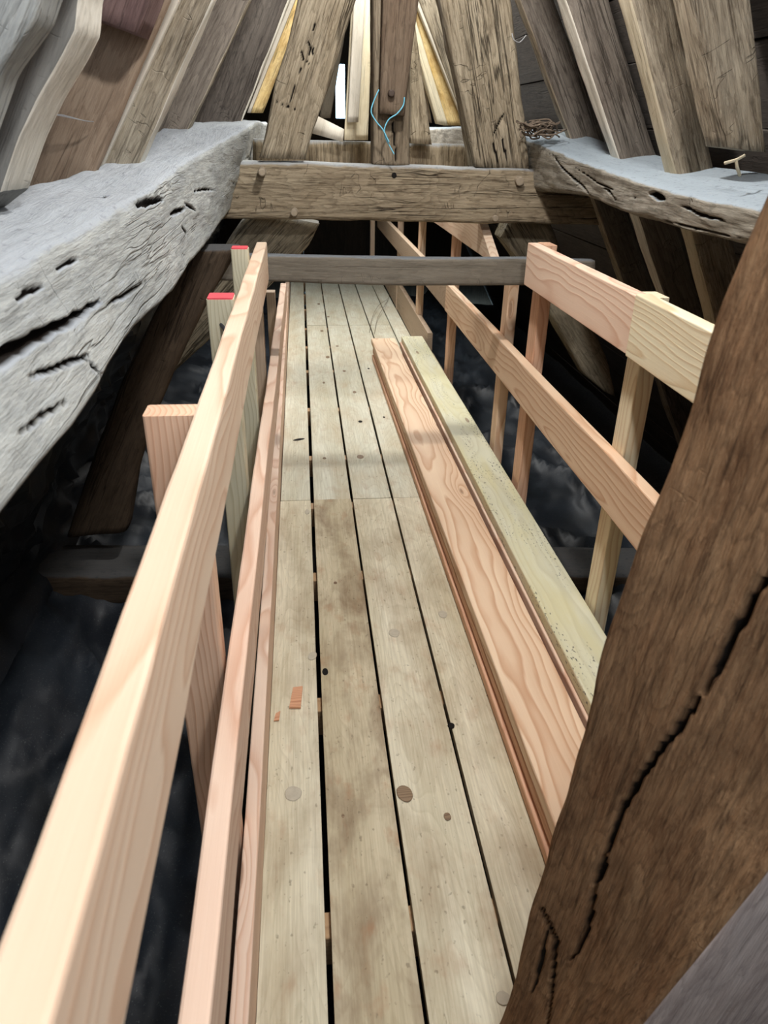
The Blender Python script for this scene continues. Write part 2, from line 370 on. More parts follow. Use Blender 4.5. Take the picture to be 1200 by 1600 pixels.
def board(name, a, b, w, h, mat, parent=None, up=(0, 0, 1), r=0.003, segs=1, wob=0.0, cut0=0.0, cut1=0.0, off=(0, 0)):
    """sawn board from a to b (centre line), w across, h along up; arrises eased; ends may be cut at a slant"""
    a = V(a); b = V(b); mw = frame(a, b, V(up)); Lx = (b-a).length
    y, z = w/2, h/2
    pr = []
    for sy, sz in ((-1, -1), (1, -1), (1, 1), (-1, 1)):
        p0 = (sy*y, sz*(z-r)); p1 = (sy*(y-r*0.3), sz*(z-r*0.3)); p2 = (sy*(y-r), sz*z)
        pr += [p0, p1, p2] if sy*sz > 0 else [p2, p1, p0]
    n = max(1, segs); verts = []; sd = random.random()*30
    for j in range(n+1):
        x = Lx*j/n
        dy = wob*noise.noise(V((x*1.3+sd, 0, 0))); dz = wob*noise.noise(V((x*1.3, sd, 3)))
        for (py, pz) in pr:
            xx = x
            if j == 0: xx += cut0*(pz/z)
            if j == n: xx += cut1*(pz/z)
            e = wob*0.35*noise.noise(V((x*7+sd, py*20, pz*20)))
            verts.append((xx, py+dy+e, pz+dz+e))
    N = len(pr); faces = []
    for j in range(n):
        for k in range(N): faces.append((j*N+k, j*N+(k+1) % N, (j+1)*N+(k+1) % N, (j+1)*N+k))
    faces.append(tuple(range(N-1, -1, -1))); faces.append(tuple(range(n*N, n*N+N)))
    me = bpy.data.meshes.new(name); me.from_pydata(verts, [], faces)
    bm = bmesh.new(); bm.from_mesh(me); bmesh.ops.recalc_face_normals(bm, faces=bm.faces[:]); bm.to_mesh(me); bm.free()
    o = link(name, me, mat); place(o, parent, mw); WM[o.name] = mw
    return o

def cyl(name, a, b, r, mat, parent=None, n=14, wob=0.08, r2=None):
    a = V(a); b = V(b); mw = frame(a, b, V((0.13, 0.2, 1)).normalized()); L = (b-a).length; r2 = r2 or r*0.9
    verts = []; sd = random.random()*9
    prof = [(0, r), (L*0.85, (r+r2)/2), (L*0.97, r2), (L, r2*0.75)]
    for x, rr in prof:
        for k in range(n):
            t = 2*math.pi*k/n; q = rr*(1+wob*noise.noise(V((math.cos(t)+sd, math.sin(t), x*8))))
            verts.append((x, q*math.cos(t), q*math.sin(t)))
    faces = []
    for j in range(len(prof)-1):
        for k in range(n): faces.append((j*n+k, j*n+(k+1) % n, (j+1)*n+(k+1) % n, (j+1)*n+k))
    m = (len(prof)-1)*n
    faces.append(tuple(range(n-1, -1, -1))); faces.append(tuple(range(m, m+n)))
    me = bpy.data.meshes.new(name); me.from_pydata(verts, [], faces)
    o = link(name, me, mat); place(o, parent, mw); WM[o.name] = mw
    return o

def tube(name, paths, r, mat, parent=None, n=6):
    verts = []; faces = []
    for pts in paths:
        pts = [V(p) for p in pts]; sm = []
        for i in range(len(pts)-1):
            p0 = pts[max(i-1, 0)]; p1 = pts[i]; p2 = pts[i+1]; p3 = pts[min(i+2, len(pts)-1)]
            for k in range(5):
                t = k/5
                sm.append(0.5*((2*p1)+(p2-p0)*t+(2*p0-5*p1+4*p2-p3)*t*t+(3*p1-p0-3*p2+p3)*t**3))
        sm.append(pts[-1]); base = len(verts)
        for i, p in enumerate(sm):
            d = (sm[min(i+1, len(sm)-1)]-sm[max(i-1, 0)]).normalized()
            u = d.cross(V((0.3, 0.9, 0.2))).normalized(); w = d.cross(u)
            for k in range(n):
                t = 2*math.pi*k/n; verts.append(p+(u*math.cos(t)+w*math.sin(t))*r)
        for i in range(len(sm)-1):
            for k in range(n):
                faces.append((base+i*n+k, base+i*n+(k+1) % n, base+(i+1)*n+(k+1) % n, base+(i+1)*n+k))
        e = base+(len(sm)-1)*n
        faces.append(tuple(base+k for k in range(n-1, -1, -1))); faces.append(tuple(e+k for k in range(n)))
    o0 = verts[0].copy()
    me = bpy.data.meshes.new(name); me.from_pydata([v-o0 for v in verts], [], faces)
    for f in me.polygons: f.use_smooth = True
    o = link(name, me, mat); place(o, parent, Matrix.Translation(o0)); return o

def hexa4(c, dx=0, dy=0.1):
    pass

# ================================================================ SETTING: ground, roof boarding, end walls
def ground_z(x, y):
    base = -0.42 + 0.05*fbm(V((x*1.3, y*1.3, 2.0)), 3)
    return base
def grid(name, x0, x1, y0, y1, nx, ny, fz, mat):
    verts = []; faces = []
    for j in range(ny+1):
        for i in range(nx+1):
            x = x0+(x1-x0)*i/nx; y = y0+(y1-y0)*j/ny; verts.append((x, y, fz(x, y)))
    for j in range(ny):
        for i in range(nx):
            a = j*(nx+1)+i; faces.append((a, a+1, a+nx+2, a+nx+1))
    me = bpy.data.meshes.new(name); me.from_pydata(verts, [], faces)
    for f in me.polygons: f.use_smooth = True
    return link(name, me, mat)
fl = grid('floor', -1.80, 2.5, -1.8, 9.5, 60, 110, lambda x, y: ground_z(x, y)-0.05, M['rubble']); tag(fl, kind='structure')

def roofX(side, z, off=0.0):
    return (-0.66+0.58*(z-1.42)-off) if side < 0 else (1.38-0.56*(z-1.42)+off)
# sheathing boards lie along the walkway direction, one above the other, on each slope
for side, nm, mt in ((-1, 'ceiling_left', M['sheathing_left']), (1, 'ceiling_right', M['sheathing'])):
    root = empty(nm, (roofX(side, 1.4), 4.0, 1.4), kind='structure')
    z = -0.55; k = 0
    while z < 2.9:
        hz = random.uniform(0.17, 0.21); gap = random.choice([0.004, 0.006, 0.010])
        y = -1.9 - random.random()*0.8
        while y < 9.9:
            ln = random.uniform(2.2, 3.4); y2 = min(y+ln, 10.0)
            zc = z+hz/2; nrm = V((1, 0, -0.58 if side < 0 else 0.56)) if side < 0 else V((-1, 0, -0.56))
            tilt = random.uniform(-0.006, 0.006)
            a = V((roofX(side, zc, 0.012+tilt), y, zc)); b = V((roofX(side, zc, 0.012-tilt), y2-0.006, zc))
            sl = V((0.58 if side < 0 else -0.56, 0, 1)).normalized()
            board('board', a, b, 0.022, (hz-gap)*1.155, mt, root, up=sl, r=0.002)
            y = y2
        z += hz
# roof skin outside the boards (keeps daylight out of the joints)
for side, nm in ((-1, 'ceiling_left_underlay'), (1, 'ceiling_right_underlay')):
    pts = []
    for z in (-0.7, 3.2):
        for y in (-2.0, 10.3): pts.append((roofX(side, z, 0.06), y, z))
    for z in (-0.7, 3.2):
        for y in (-2.0, 10.3): pts.append((roofX(side, z, 0.09), y, z))
    me = bpy.data.meshes.new(nm); me.from_pydata(pts, [], [(0, 1, 3, 2), (4, 6, 7, 5), (0, 4, 5, 1), (2, 3, 7, 6), (0, 2, 6, 4), (1, 5, 7, 3)])
    tag(link(nm, me, M['hole']), kind='structure')
# end walls of upright boards; the far one has lost the edge of a board, daylight comes in there
GX0, GX1, GZ0, GZ1 = (0.4351, 0.5395, 1.6085, 2.1428)
for nm, yy in (('wall_far', 9.6), ('wall_near', -1.85)):
    root = empty(nm, (0.4, yy, 0), kind='structure')
    x = -1.9
    while x < 2.7:
        w = random.uniform(0.17, 0.22)
        if nm == 'wall_far' and x < GX0 < x+w: w = GX0-x
        if abs(x-GX0) < 1e-4 and nm == 'wall_far':
            board('board', (x+(GX1-GX0)/2, yy, -0.7), (x+(GX1-GX0)/2, yy, GZ0), GX1-GX0, 0.03, M['wall_board'], root, up=(0, 1, 0))
            board('board', (x+(GX1-GX0)/2, yy, GZ1), (x+(GX1-GX0)/2, yy, 3.2), GX1-GX0, 0.03, M['wall_board'], root, up=(0, 1, 0))
            x = GX1; continue
        board('board', (x+w/2, yy, -0.7), (x+w/2, yy, 3.2), w-0.0004, 0.03, M['wall_board'], root, up=(0, 1, 0), r=0.001)
        x += w

# ================================================================ BIG TIMBERS
def crack(e1, e2, pts, width, depth, lim=None, jag=0.12):
    """carves a drying crack: pts is a polyline given in the plane coordinates (p.e1, p.e2); lim=(axis, lo, hi) picks the face"""
    e1 = V(e1); e2 = V(e2); n = len(pts)-1; seed = random.random()*40
    def fn(p):
        if lim is not None and not (lim[1] < p[lim[0]] < lim[2]): return 0
        y = p.dot(e1); z = p.dot(e2)
        y += width*jag*noise.noise(V((z*40, y*40, seed))); z += width*jag*3*noise.noise(V((y*25, seed, z*25)))
        best = 9; tt = 0
        for i in range(n):
            ay, az = pts[i]; by, bz = pts[i+1]; dy = by-ay; dz = bz-az; l2 = dy*dy+dz*dz
            t = max(0, min(1, ((y-ay)*dy+(z-az)*dz)/l2)); d = math.hypot(y-ay-dy*t, z-az-dz*t)
            if d < best: best = d; tt = (i+t)/n
        wd = width*(0.22+math.sin(math.pi*min(1, max(0, tt)))*0.5)
        return depth*min(1, 2.2*(1-best/wd)) if best < wd else 0
    fn.depth = depth
    return fn
EY = (0, 1, 0); EZ = (0, 0, 1); EX = (1, 0, 0)
# left purlin: corner order = inner-bottom, outer-bottom, outer-top, inner-top
LP = [[(-0.31, -0.3, 1.14), (-0.62, -0.3, 1.13), (-0.6, -0.3, 1.36), (-0.37, -0.3, 1.33)], [(-0.31, 0.65, 1.144), (-0.62, 0.65, 1.13), (-0.6, 0.65, 1.36), (-0.37, 0.65, 1.33)], [(-0.31, 1.0, 1.146), (-0.61, 1.0, 1.13), (-0.58, 1.0, 1.37), (-0.365, 1.0, 1.335)], [(-0.312, 1.3, 1.162), (-0.61, 1.3, 1.15), (-0.57, 1.3, 1.375), (-0.355, 1.3, 1.345)], [(-0.31, 1.84, 1.149), (-0.6, 1.84, 1.15), (-0.56, 1.84, 1.385), (-0.345, 1.84, 1.365)], [(-0.31, 2.5, 1.157), (-0.59, 2.5, 1.16), (-0.55, 2.5, 1.41), (-0.33, 2.5, 1.41)], [(-0.305, 3.0, 1.165), (-0.58, 3.0, 1.17), (-0.54, 3.0, 1.45), (-0.28, 3.0, 1.45)], [(-0.3, 3.4, 1.17), (-0.57, 3.4, 1.18), (-0.54, 3.4, 1.5), (-0.2, 3.4, 1.5)], [(-0.3, 4.6, 1.2), (-0.57, 4.6, 1.2), (-0.54, 4.6, 1.53), (-0.22, 4.6, 1.53)], [(-0.3, 9.0, 1.2), (-0.57, 9.0, 1.2), (-0.54, 9.0, 1.53), (-0.22, 9.0, 1.53)]]
lp = loft('purlin', LP, M['oak_purlin'], per=52, rad=0.08, amp=0.009, freq=7, fine=0.0018, seg=0.007, far=(0.6, 3.7), grooves=[crack(EY, EZ, [(0.765, 1.261), (0.806, 1.262), (0.863, 1.262), (0.93, 1.257), (1.038, 1.251), (1.134, 1.245), (1.274, 1.239)], 0.013, 0.025, (0, -0.42, -0.2)), crack(EY, EZ, [(0.898, 1.226), (0.996, 1.21), (1.07, 1.2), (1.119, 1.193)], 0.006, 0.015, (0, -0.42, -0.2)), crack(EY, EZ, [(1.094, 1.195), (1.114, 1.175), (1.142, 1.139)], 0.006, 0.015, (0, -0.42, -0.2)), crack(EY, EZ, [(1.289, 1.228), (1.414, 1.222), (1.598, 1.214)], 0.005, 0.012, (0, -0.42, -0.2)), crack(EY, EZ, [(1.144, 1.313), (1.197, 1.312), (1.256, 1.311)], 0.005, 0.012, (0, -0.42, -0.2)), crack(EY, EZ, [(1.715, 1.348), (1.85, 1.347), (2.001, 1.339)], 0.013, 0.02, (0, -0.42, -0.2)), crack(EY, EZ, [(2.074, 1.295), (2.167, 1.296), (2.29, 1.291)], 0.008, 0.015, (0, -0.42, -0.2)), crack(EY, EZ, [(2.3, 1.304), (2.385, 1.288), (2.46, 1.268)], 0.007, 0.012, (0, -0.42, -0.2)), crack(EY, EZ, [(1.18, 1.368), (1.294, 1.367), (1.464, 1.374), (1.708, 1.368)], 0.007, 0.01, (0, -0.42, -0.2)), crack(EY, EZ, [(2.172, 1.255), (2.2, 1.243), (2.23, 1.231)], 0.01, 0.012, (0, -0.42, -0.2)), crack(EY, EZ, [(3.75, 1.373), (4.115, 1.364), (4.544, 1.337)], 0.005, 0.01, (0, -0.42, -0.2)), crack(EY, EZ, [(4.221, 1.343), (4.676, 1.313), (5.25, 1.283)], 0.005, 0.01, (0, -0.42, -0.2)), crack(EY, EZ, [(2.457, 1.323), (2.649, 1.317), (2.883, 1.299)], 0.005, 0.01, (0, -0.42, -0.2)), crack(EY, EZ, [(3.238, 1.302), (3.556, 1.271), (3.81, 1.249)], 0.004, 0.01, (0, -0.42, -0.2)), crack(EY, EZ, [(0.798, 1.192), (0.883, 1.183), (0.972, 1.173)], 0.004, 0.01, (0, -0.42, -0.2)), crack(EY, EZ, [(0.961, 1.305), (1.027, 1.304), (1.086, 1.301)], 0.005, 0.012, (0, -0.42, -0.2))])
tag(lp, 'massive pale grey hewn purlin along the left roof slope with long black cracks', 'beam')
RP = [[(1.04, 0.2, 1.27), (1.3, 0.2, 1.26), (1.31, 0.2, 1.41), (1.03, 0.2, 1.36)], [(1.04, 1.7, 1.275), (1.3, 1.7, 1.26), (1.31, 1.7, 1.41), (1.02, 1.7, 1.358)], [(1.045, 2.05, 1.273), (1.3, 2.05, 1.26), (1.31, 2.05, 1.41), (1.02, 2.05, 1.363)], [(1.04, 2.4, 1.276), (1.3, 2.4, 1.26), (1.31, 2.4, 1.42), (1.02, 2.4, 1.38)], [(1.04, 2.9, 1.3), (1.3, 2.9, 1.28), (1.31, 2.9, 1.44), (1.02, 2.9, 1.415)], [(1.035, 3.2, 1.285), (1.3, 3.2, 1.28), (1.31, 3.2, 1.46), (1.01, 3.2, 1.445)], [(1.03, 3.43, 1.27), (1.26, 3.43, 1.26), (1.24, 3.43, 1.5), (1.0, 3.43, 1.466)], [(0.95, 4.3, 1.366), (1.26, 4.3, 1.36), (1.24, 4.3, 1.53), (0.95, 4.3, 1.53)], [(0.95, 5.8, 1.355), (1.26, 5.8, 1.36), (1.24, 5.8, 1.53), (0.95, 5.8, 1.52)], [(0.95, 9.0, 1.355), (1.26, 9.0, 1.36), (1.24, 9.0, 1.53), (0.95, 9.0, 1.52)]]
rp_ = loft('purlin', RP, M['oak_purlin_right'], per=26, rad=0.12, amp=0.008, freq=9, fine=0.0025, seg=0.011, far=(1.3, 3.4), grooves=[crack(EY, EZ, [(3.191, 1.428), (3.075, 1.382), (2.907, 1.34), (2.766, 1.3)], 0.006, 0.015, (0, 0.95, 1.12)), crack(EY, EZ, [(2.273, 1.348), (2.215, 1.345), (2.165, 1.339)], 0.014, 0.02, (0, 0.95, 1.12)), crack(EY, EZ, [(2.646, 1.341), (2.571, 1.33), (2.517, 1.311)], 0.006, 0.012, (0, 0.95, 1.12)), crack(EY, EZ, [(2.067, 1.334), (1.952, 1.321), (1.821, 1.319)], 0.006, 0.012, (0, 0.95, 1.12)), crack(EY, EZ, [(2.928, 1.389), (2.711, 1.351), (2.368, 1.327)], 0.003, 0.008, (0, 0.95, 1.12)), crack(EY, EZ, [(2.166, 1.283), (1.97, 1.283), (1.748, 1.288)], 0.004, 0.01, (0, 0.95, 1.12))])
tag(rp_, 'hewn purlin on the right slope with thick pale dust on its top', 'beam')

# tie beam with its pegs
ty0, ty1 = 3.45, 3.63
tb = loft('tie_beam', [[(-0.62, ty0, 1.150), (-0.62, ty1, 1.150), (-0.62, ty1, 1.372), (-0.62, ty0, 1.372)],
     [(0.44, ty0, 1.138), (0.44, ty1, 1.138), (0.44, ty1, 1.366), (0.44, ty0, 1.366)],
     [(1.45, ty0, 1.132), (1.45, ty1, 1.132), (1.45, ty1, 1.352), (1.45, ty0, 1.352)]],
     M['oak_tie'], per=14, rad=0.10, amp=0.006, freq=9, fine=0.003, seg=0.02)
tag(tb, 'thick warm brown oak tie beam with wooden pegs, spanning between the two purlins', 'beam')
for (x, z, r, l) in [(-0.1575, 1.3378, 0.017, 0.075), (-0.0248, 1.1796, 0.016, 0.045), (0.9548, 1.3157, 0.019, 0.03), (0.8607, 1.1615, 0.014, 0.01)]:
    cyl('peg', (x, ty0+0.02, z), (x+random.uniform(-.006, .006), ty0-l, z-0.004), r, M['peg'], tb)
kn = cyl('socket_hole', (0.404, ty0+0.01, 1.327), (0.404, ty0-0.004, 1.327), 0.012, M['hole'], tb)
tag(kn, 'small dark hole')

def quad_timber(name, y0, y1, bl, br, tl, tr, mat, label, cat, e0=0.0, e1=0.0, **kw):
    """timber whose front face lies in the plane y=y0; bl/br bottom-left/right, tl/tr top-left/right as (x,z)"""
    bl, br, tl, tr = [V((p[0], 0, p[1])) for p in (bl, br, tl, tr)]
    b0 = bl-(tl-bl)*e0; b1 = br-(tr-br)*e0; t0 = tl+(tl-bl)*e1; t1 = tr+(tr-br)*e1
    F = V((0, y0, 0)); B = V((0, y1, 0))
    st = [[b0+F, b1+F, b1+B, b0+B], [t0+F, t1+F, t1+B, t0+B]]
    par = dict(per=8, rad=0.14, amp=0.007, freq=9, fine=0.0025, seg=0.03); par.update(kw)
    o = loft(name, st, mat, **par)
    if label: tag(o, label, cat)
    return o
quad_timber('principal_rafter', 3.47, 3.62, (-0.1704, 1.3843), (0.0229, 1.3825), (0.0154, 1.9418), (0.2399, 1.949), M['oak_principal'], 'broad tan oak principal rafter rising from the left end of the tie beam', 'rafter', 0, 1.2, amp=0.010, per=34, seg=0.009, far=(0.0, 0.75), grooves=[crack(EX, EZ, [(0.0413, 1.8164), (0.0607, 1.7846), (0.0445, 1.7514)], 0.004, 0.02, (1, 3.4, 3.54)), crack(EX, EZ, [(0.0767, 1.8131), (0.0657, 1.7782), (0.0801, 1.7392)], 0.004, 0.02, (1, 3.4, 3.54)), crack(EX, EZ, [(0.0197, 1.7726), (0.029, 1.7466), (0.0541, 1.7297)], 0.004, 0.02, (1, 3.4, 3.54)), crack(EX, EZ, [(-0.1031, 1.6024), (-0.0521, 1.5806), (0.0023, 1.5656)], 0.003, 0.02, (1, 3.4, 3.54)), crack(EX, EZ, [(0.0178, 1.7177), (-0.0159, 1.6385), (-0.0333, 1.5925)], 0.003, 0.02, (1, 3.4, 3.54)), crack(EX, EZ, [(0.0998, 1.9445), (0.0784, 1.8813), (0.067, 1.8278)], 0.003, 0.02, (1, 3.4, 3.54))])
quad_timber('principal_rafter', 3.47, 3.64, (0.7632, 1.3638), (1.0104, 1.3547), (0.5851, 1.9602), (0.8642, 1.9692), M['oak_principal'], 'broad tan oak principal rafter rising from the right end of the tie beam', 'rafter', 0, 1.2, amp=0.010, per=34, seg=0.009, far=(0.0, 0.75), grooves=[crack(EX, EZ, [(0.8683, 1.4874), (0.8907, 1.431), (0.9174, 1.3636)], 0.0064, 0.02, (1, 3.4, 3.54)), crack(EX, EZ, [(0.8313, 1.4622), (0.8494, 1.4179), (0.8649, 1.3729)], 0.005600000000000001, 0.02, (1, 3.4, 3.54)), crack(EX, EZ, [(0.8757, 1.584), (0.8526, 1.5356), (0.8229, 1.462)], 0.0048000000000000004, 0.02, (1, 3.4, 3.54))])
kp = quad_timber('king_post', 3.47, 3.62, (0.315, 1.3672), (0.4732, 1.3646), (0.3079, 1.9512), (0.4574, 1.9561), M['oak_king'], 'brown oak post with a long split standing upright in the middle of the tie beam', 'post', 0, 1.5, amp=0.004, per=20, seg=0.012, grooves=[crack(EX, EZ, [(0.3905, 1.5644), (0.4001, 1.5077), (0.4098, 1.4475), (0.4206, 1.3563)], 0.006, 0.03, (1, 3.4, 3.53))])
hb = quad_timber('hanging_board', 3.4, 3.468, (0.3327, 1.5597), (0.4359, 1.5526), (0.3388, 1.9433), (0.4806, 1.9479), M['oak_hanger'], 'dark reddish board ending halfway down the middle post, held by a bolt', 'board', 0, 1.5, amp=0.002, fine=0.001)
quad_timber('cross_beam', 4.38, 4.52, (-0.246, 1.3443), (0.9514, 1.3438), (-0.2396, 1.4447), (0.9441, 1.438), M['oak_tie'], 'second brown oak beam with a knot, lying just behind the tie beam', 'beam', 0.6, 0, amp=0.008)
cb = quad_timber('upright_board', 4.28, 4.32, (0.2366, 1.4484), (0.3603, 1.4506), (0.2774, 2.0533), (0.3798, 2.0566), M['pale_board'], 'clean cream upright board standing behind the tie beam left of the middle post', 'board', 0, 1.2, amp=0.001, fine=0.0006)
quad_timber('upright_board', 4.22, 4.262, (0.2501, 1.5307), (0.3055, 1.5318), (0.2826, 2.0458), (0.3377, 2.0476), M['pale_batten'], 'narrow tan batten fixed over the clean cream board', 'board', 0, 1.2, amp=0.001, fine=0.0006)
quad_timber('upright_board', 4.25, 4.33, (0.5826, 1.4401), (0.6945, 1.436), (0.5658, 1.9022), (0.5977, 1.9031), M['oak_principal'], 'tapering grey brown stud standing close behind the middle post on its right', 'post', 0, 0.3)
quad_timber('loose_offcut', 4.25, 4.3, (0.0645, 1.478), (0.2283, 1.4398), (0.099, 1.5567), (0.2353, 1.4987), M['pale_batten'], 'short pale offcut lying slanted on the second beam in the left gap', 'offcut', 0, 0, amp=0.001)
quad_timber('jack_rafter', 4.6, 4.699999999999999, (0.8269, 1.5286), (0.9255, 1.5305), (0.6175, 2.0772), (0.6819, 2.0792), M['wormy'], 'worm-eaten yellow rafter lit by daylight right of the middle post', 'rafter', 0.0, 0.6, amp=0.004)
quad_timber('jack_rafter', 4.56, 4.659999999999999, (0.7723, 1.5368), (0.8305, 1.5285), (0.5983, 1.988), (0.6311, 2.0171), M['pale_board'], 'thin pale rafter on the left flank of the yellow worm-eaten one', 'rafter', 0.0, 0.6, amp=0.004)
quad_timber('jack_rafter', 4.75, 4.85, (0.7294, 1.5402), (0.7743, 1.5411), (0.6253, 1.9493), (0.6609, 1.9503), M['oak_brown'], 'slim brown rafter just right of the tapering stud', 'rafter', 0.0, 0.6, amp=0.004)
quad_timber('jack_rafter', 4.5, 4.6, (0.903, 1.564), (0.9685, 1.5498), (0.6361, 2.0928), (0.7521, 2.0966), M['oak_rafter'], 'grey rafter between the yellow worm-eaten one and the right principal rafter', 'rafter', 0.0, 0.6, amp=0.004)
quad_timber('jack_rafter', 4.52, 4.569999999999999, (0.8753, 1.61), (0.9213, 1.5645), (0.6156, 2.0947), (0.6555, 2.096), M['pale_batten'], 'pale batten along the right flank of the yellow worm-eaten rafter', 'rafter', 0.0, 0.6, amp=0.004)
quad_timber('jack_rafter', 4.5, 4.6, (-0.2519, 1.5677), (-0.1877, 1.569), (-0.0413, 1.9901), (0.0171, 1.9919), M['wormy'], 'worm-eaten yellow rafter lit by daylight behind the left principal rafter', 'rafter', 0.0, 0.6, amp=0.004)
quad_timber('jack_rafter', 4.44, 4.49, (-0.2651, 1.5665), (-0.2485, 1.5668), (-0.0631, 1.9829), (-0.0375, 1.9837), M['pale_batten'], 'thin pale batten on the left flank of the yellow left rafter', 'rafter', 0.0, 0.6, amp=0.004)
quad_timber('jack_rafter', 5.2, 5.3, (0.1589, 1.6776), (0.2258, 1.6791), (0.2219, 1.9787), (0.2908, 1.9807), M['oak_grey'], 'dim upright stud beside the bright daylight gap', 'rafter', 0.4, 0.8, amp=0.004)
# iron bolt through the hanging board
cyl('bolt', (0.3784, 3.41, 1.6314), (0.3784, 3.375, 1.6314), 0.014, M['iron'], hb)

# ---------------------------------------------------------------- common rafters: front-inner arris given by two points in a plane y
def rafter(side, y, foot, top, w, dy, mat, label, zbot=-0.3, ztop=2.75, group=None, name='common_rafter', edge=None, **kw):
    fx, fz = foot; tx, tz = top; k = (tx-fx)/(tz-fz)
    s = -1 if side < 0 else 1
    def P(z): return fx+k*(z-fz)
    zm = [zbot+(ztop-zbot)*i/4 for i in range(5)]; st = []
    for i, z in enumerate(zm):
        j = 0.012*noise.noise(V((z*2, y*3, 1)))
        x = P(z)+j*s; ww = w*(1+0.12*noise.noise(V((z*1.5, y*5, 9))))
        st.append([(x, y, z), (x+s*ww, y, z), (x+s*ww, y+dy, z), (x, y+dy, z)] if s > 0 else [(x, y, z), (x, y+dy, z), (x+s*ww, y+dy, z), (x+s*ww, y, z)])
    par = dict(per=8, rad=0.12, amp=0.007, freq=9, fine=0.003, seg=0.035); par.update(kw)
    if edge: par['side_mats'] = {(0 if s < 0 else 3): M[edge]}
    o = loft(name, st, mat, **par); tag(o, label, 'rafter', group); return o
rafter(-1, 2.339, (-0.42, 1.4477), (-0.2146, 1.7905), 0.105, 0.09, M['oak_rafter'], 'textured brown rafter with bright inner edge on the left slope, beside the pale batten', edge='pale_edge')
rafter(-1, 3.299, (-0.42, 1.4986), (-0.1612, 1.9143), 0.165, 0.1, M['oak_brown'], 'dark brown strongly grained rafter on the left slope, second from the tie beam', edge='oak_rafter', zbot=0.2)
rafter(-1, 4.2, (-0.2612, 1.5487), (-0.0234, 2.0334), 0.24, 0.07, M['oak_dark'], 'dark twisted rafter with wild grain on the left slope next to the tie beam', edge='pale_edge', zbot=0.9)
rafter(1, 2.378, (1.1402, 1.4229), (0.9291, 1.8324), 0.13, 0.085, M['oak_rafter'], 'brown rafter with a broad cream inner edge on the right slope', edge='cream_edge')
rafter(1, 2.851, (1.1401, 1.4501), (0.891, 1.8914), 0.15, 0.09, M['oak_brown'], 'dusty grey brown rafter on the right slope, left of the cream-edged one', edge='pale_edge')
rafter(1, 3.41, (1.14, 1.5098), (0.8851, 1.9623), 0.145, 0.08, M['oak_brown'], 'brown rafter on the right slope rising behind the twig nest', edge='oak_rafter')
quad_timber('common_rafter', 2.07, 2.19, (1.1293, 1.4764), (1.2421, 1.4661), (0.9651, 1.7944), (1.1172, 1.7993), M['oak_rafter'], 'knotty tan rafter at the top right whose sawn foot hangs clear of the purlin', 'rafter', 0, 1.0, amp=0.010, per=12)
quad_timber('batten', 2.315, 2.35, (-0.5679, 1.3917), (-0.5387, 1.4033), (-0.3349, 1.7836), (-0.2932, 1.7849), M['pale_batten'], 'smooth pale grey batten fixed to the left face of the textured rafter', 'batten', 0.1, 1.0, amp=0.001, fine=0.0008)
quad_timber('roof_board', 2.13, 2.18, (-0.8059, 1.2868), (-0.5162, 1.4004), (-0.5248, 1.7166), (-0.2963, 1.7613), M['oak_panel'], 'wide smooth brown board on the left slope between the curved rafter and the pale batten', 'board', 0.3, 0.8, amp=0.004, fine=0.0015)
quad_timber('timber_block', 1.96, 2.12, (-0.4568, 1.7117), (-0.3457, 1.6777), (-0.4131, 1.8029), (-0.2836, 1.7853), M['block'], 'purplish brown timber block sticking out at the top left', 'block', 0, 1.2, amp=0.008)
tag(loft('common_rafter', [[(-0.5407, 1.32, 1.358), (-0.4728, 1.32, 1.4012), (-0.4578, 1.4200000000000002, 1.4012), (-0.5257, 1.4200000000000002, 1.358)], [(-0.5163, 1.32, 1.4006), (-0.4299, 1.32, 1.4787), (-0.4149, 1.4200000000000002, 1.4787), (-0.5013, 1.4200000000000002, 1.4006)], [(-0.496, 1.32, 1.4687), (-0.3888, 1.32, 1.5354), (-0.37379999999999997, 1.4200000000000002, 1.5354), (-0.481, 1.4200000000000002, 1.4687)], [(-0.4519, 1.32, 1.5423), (-0.3438, 1.32, 1.5901), (-0.3288, 1.4200000000000002, 1.5901), (-0.4369, 1.4200000000000002, 1.5423)], [(-0.4107, 1.32, 1.6003), (-0.32, 1.32, 1.6226), (-0.305, 1.4200000000000002, 1.6226), (-0.3957, 1.4200000000000002, 1.6003)], [(-0.3658, 1.32, 1.6561), (-0.3098, 1.32, 1.6617), (-0.2948, 1.4200000000000002, 1.6617), (-0.3508, 1.4200000000000002, 1.6561)], [(-0.3318, 1.32, 1.7452), (-0.2702, 1.32, 1.7547), (-0.2552, 1.4200000000000002, 1.7547), (-0.31679999999999997, 1.4200000000000002, 1.7452)], [(-0.2007, 1.32, 1.9455), (-0.1438, 1.32, 1.9545), (-0.12880000000000003, 1.4200000000000002, 1.9545), (-0.18569999999999998, 1.4200000000000002, 1.9455)]], M['grey_face'], per=10, rad=0.12, amp=0.004, freq=7, fine=0.003, seg=0.015, side_mats={1: M['pale_edge']}), 'crooked grey rafter with a pale right edge, at the far top left', 'rafter')
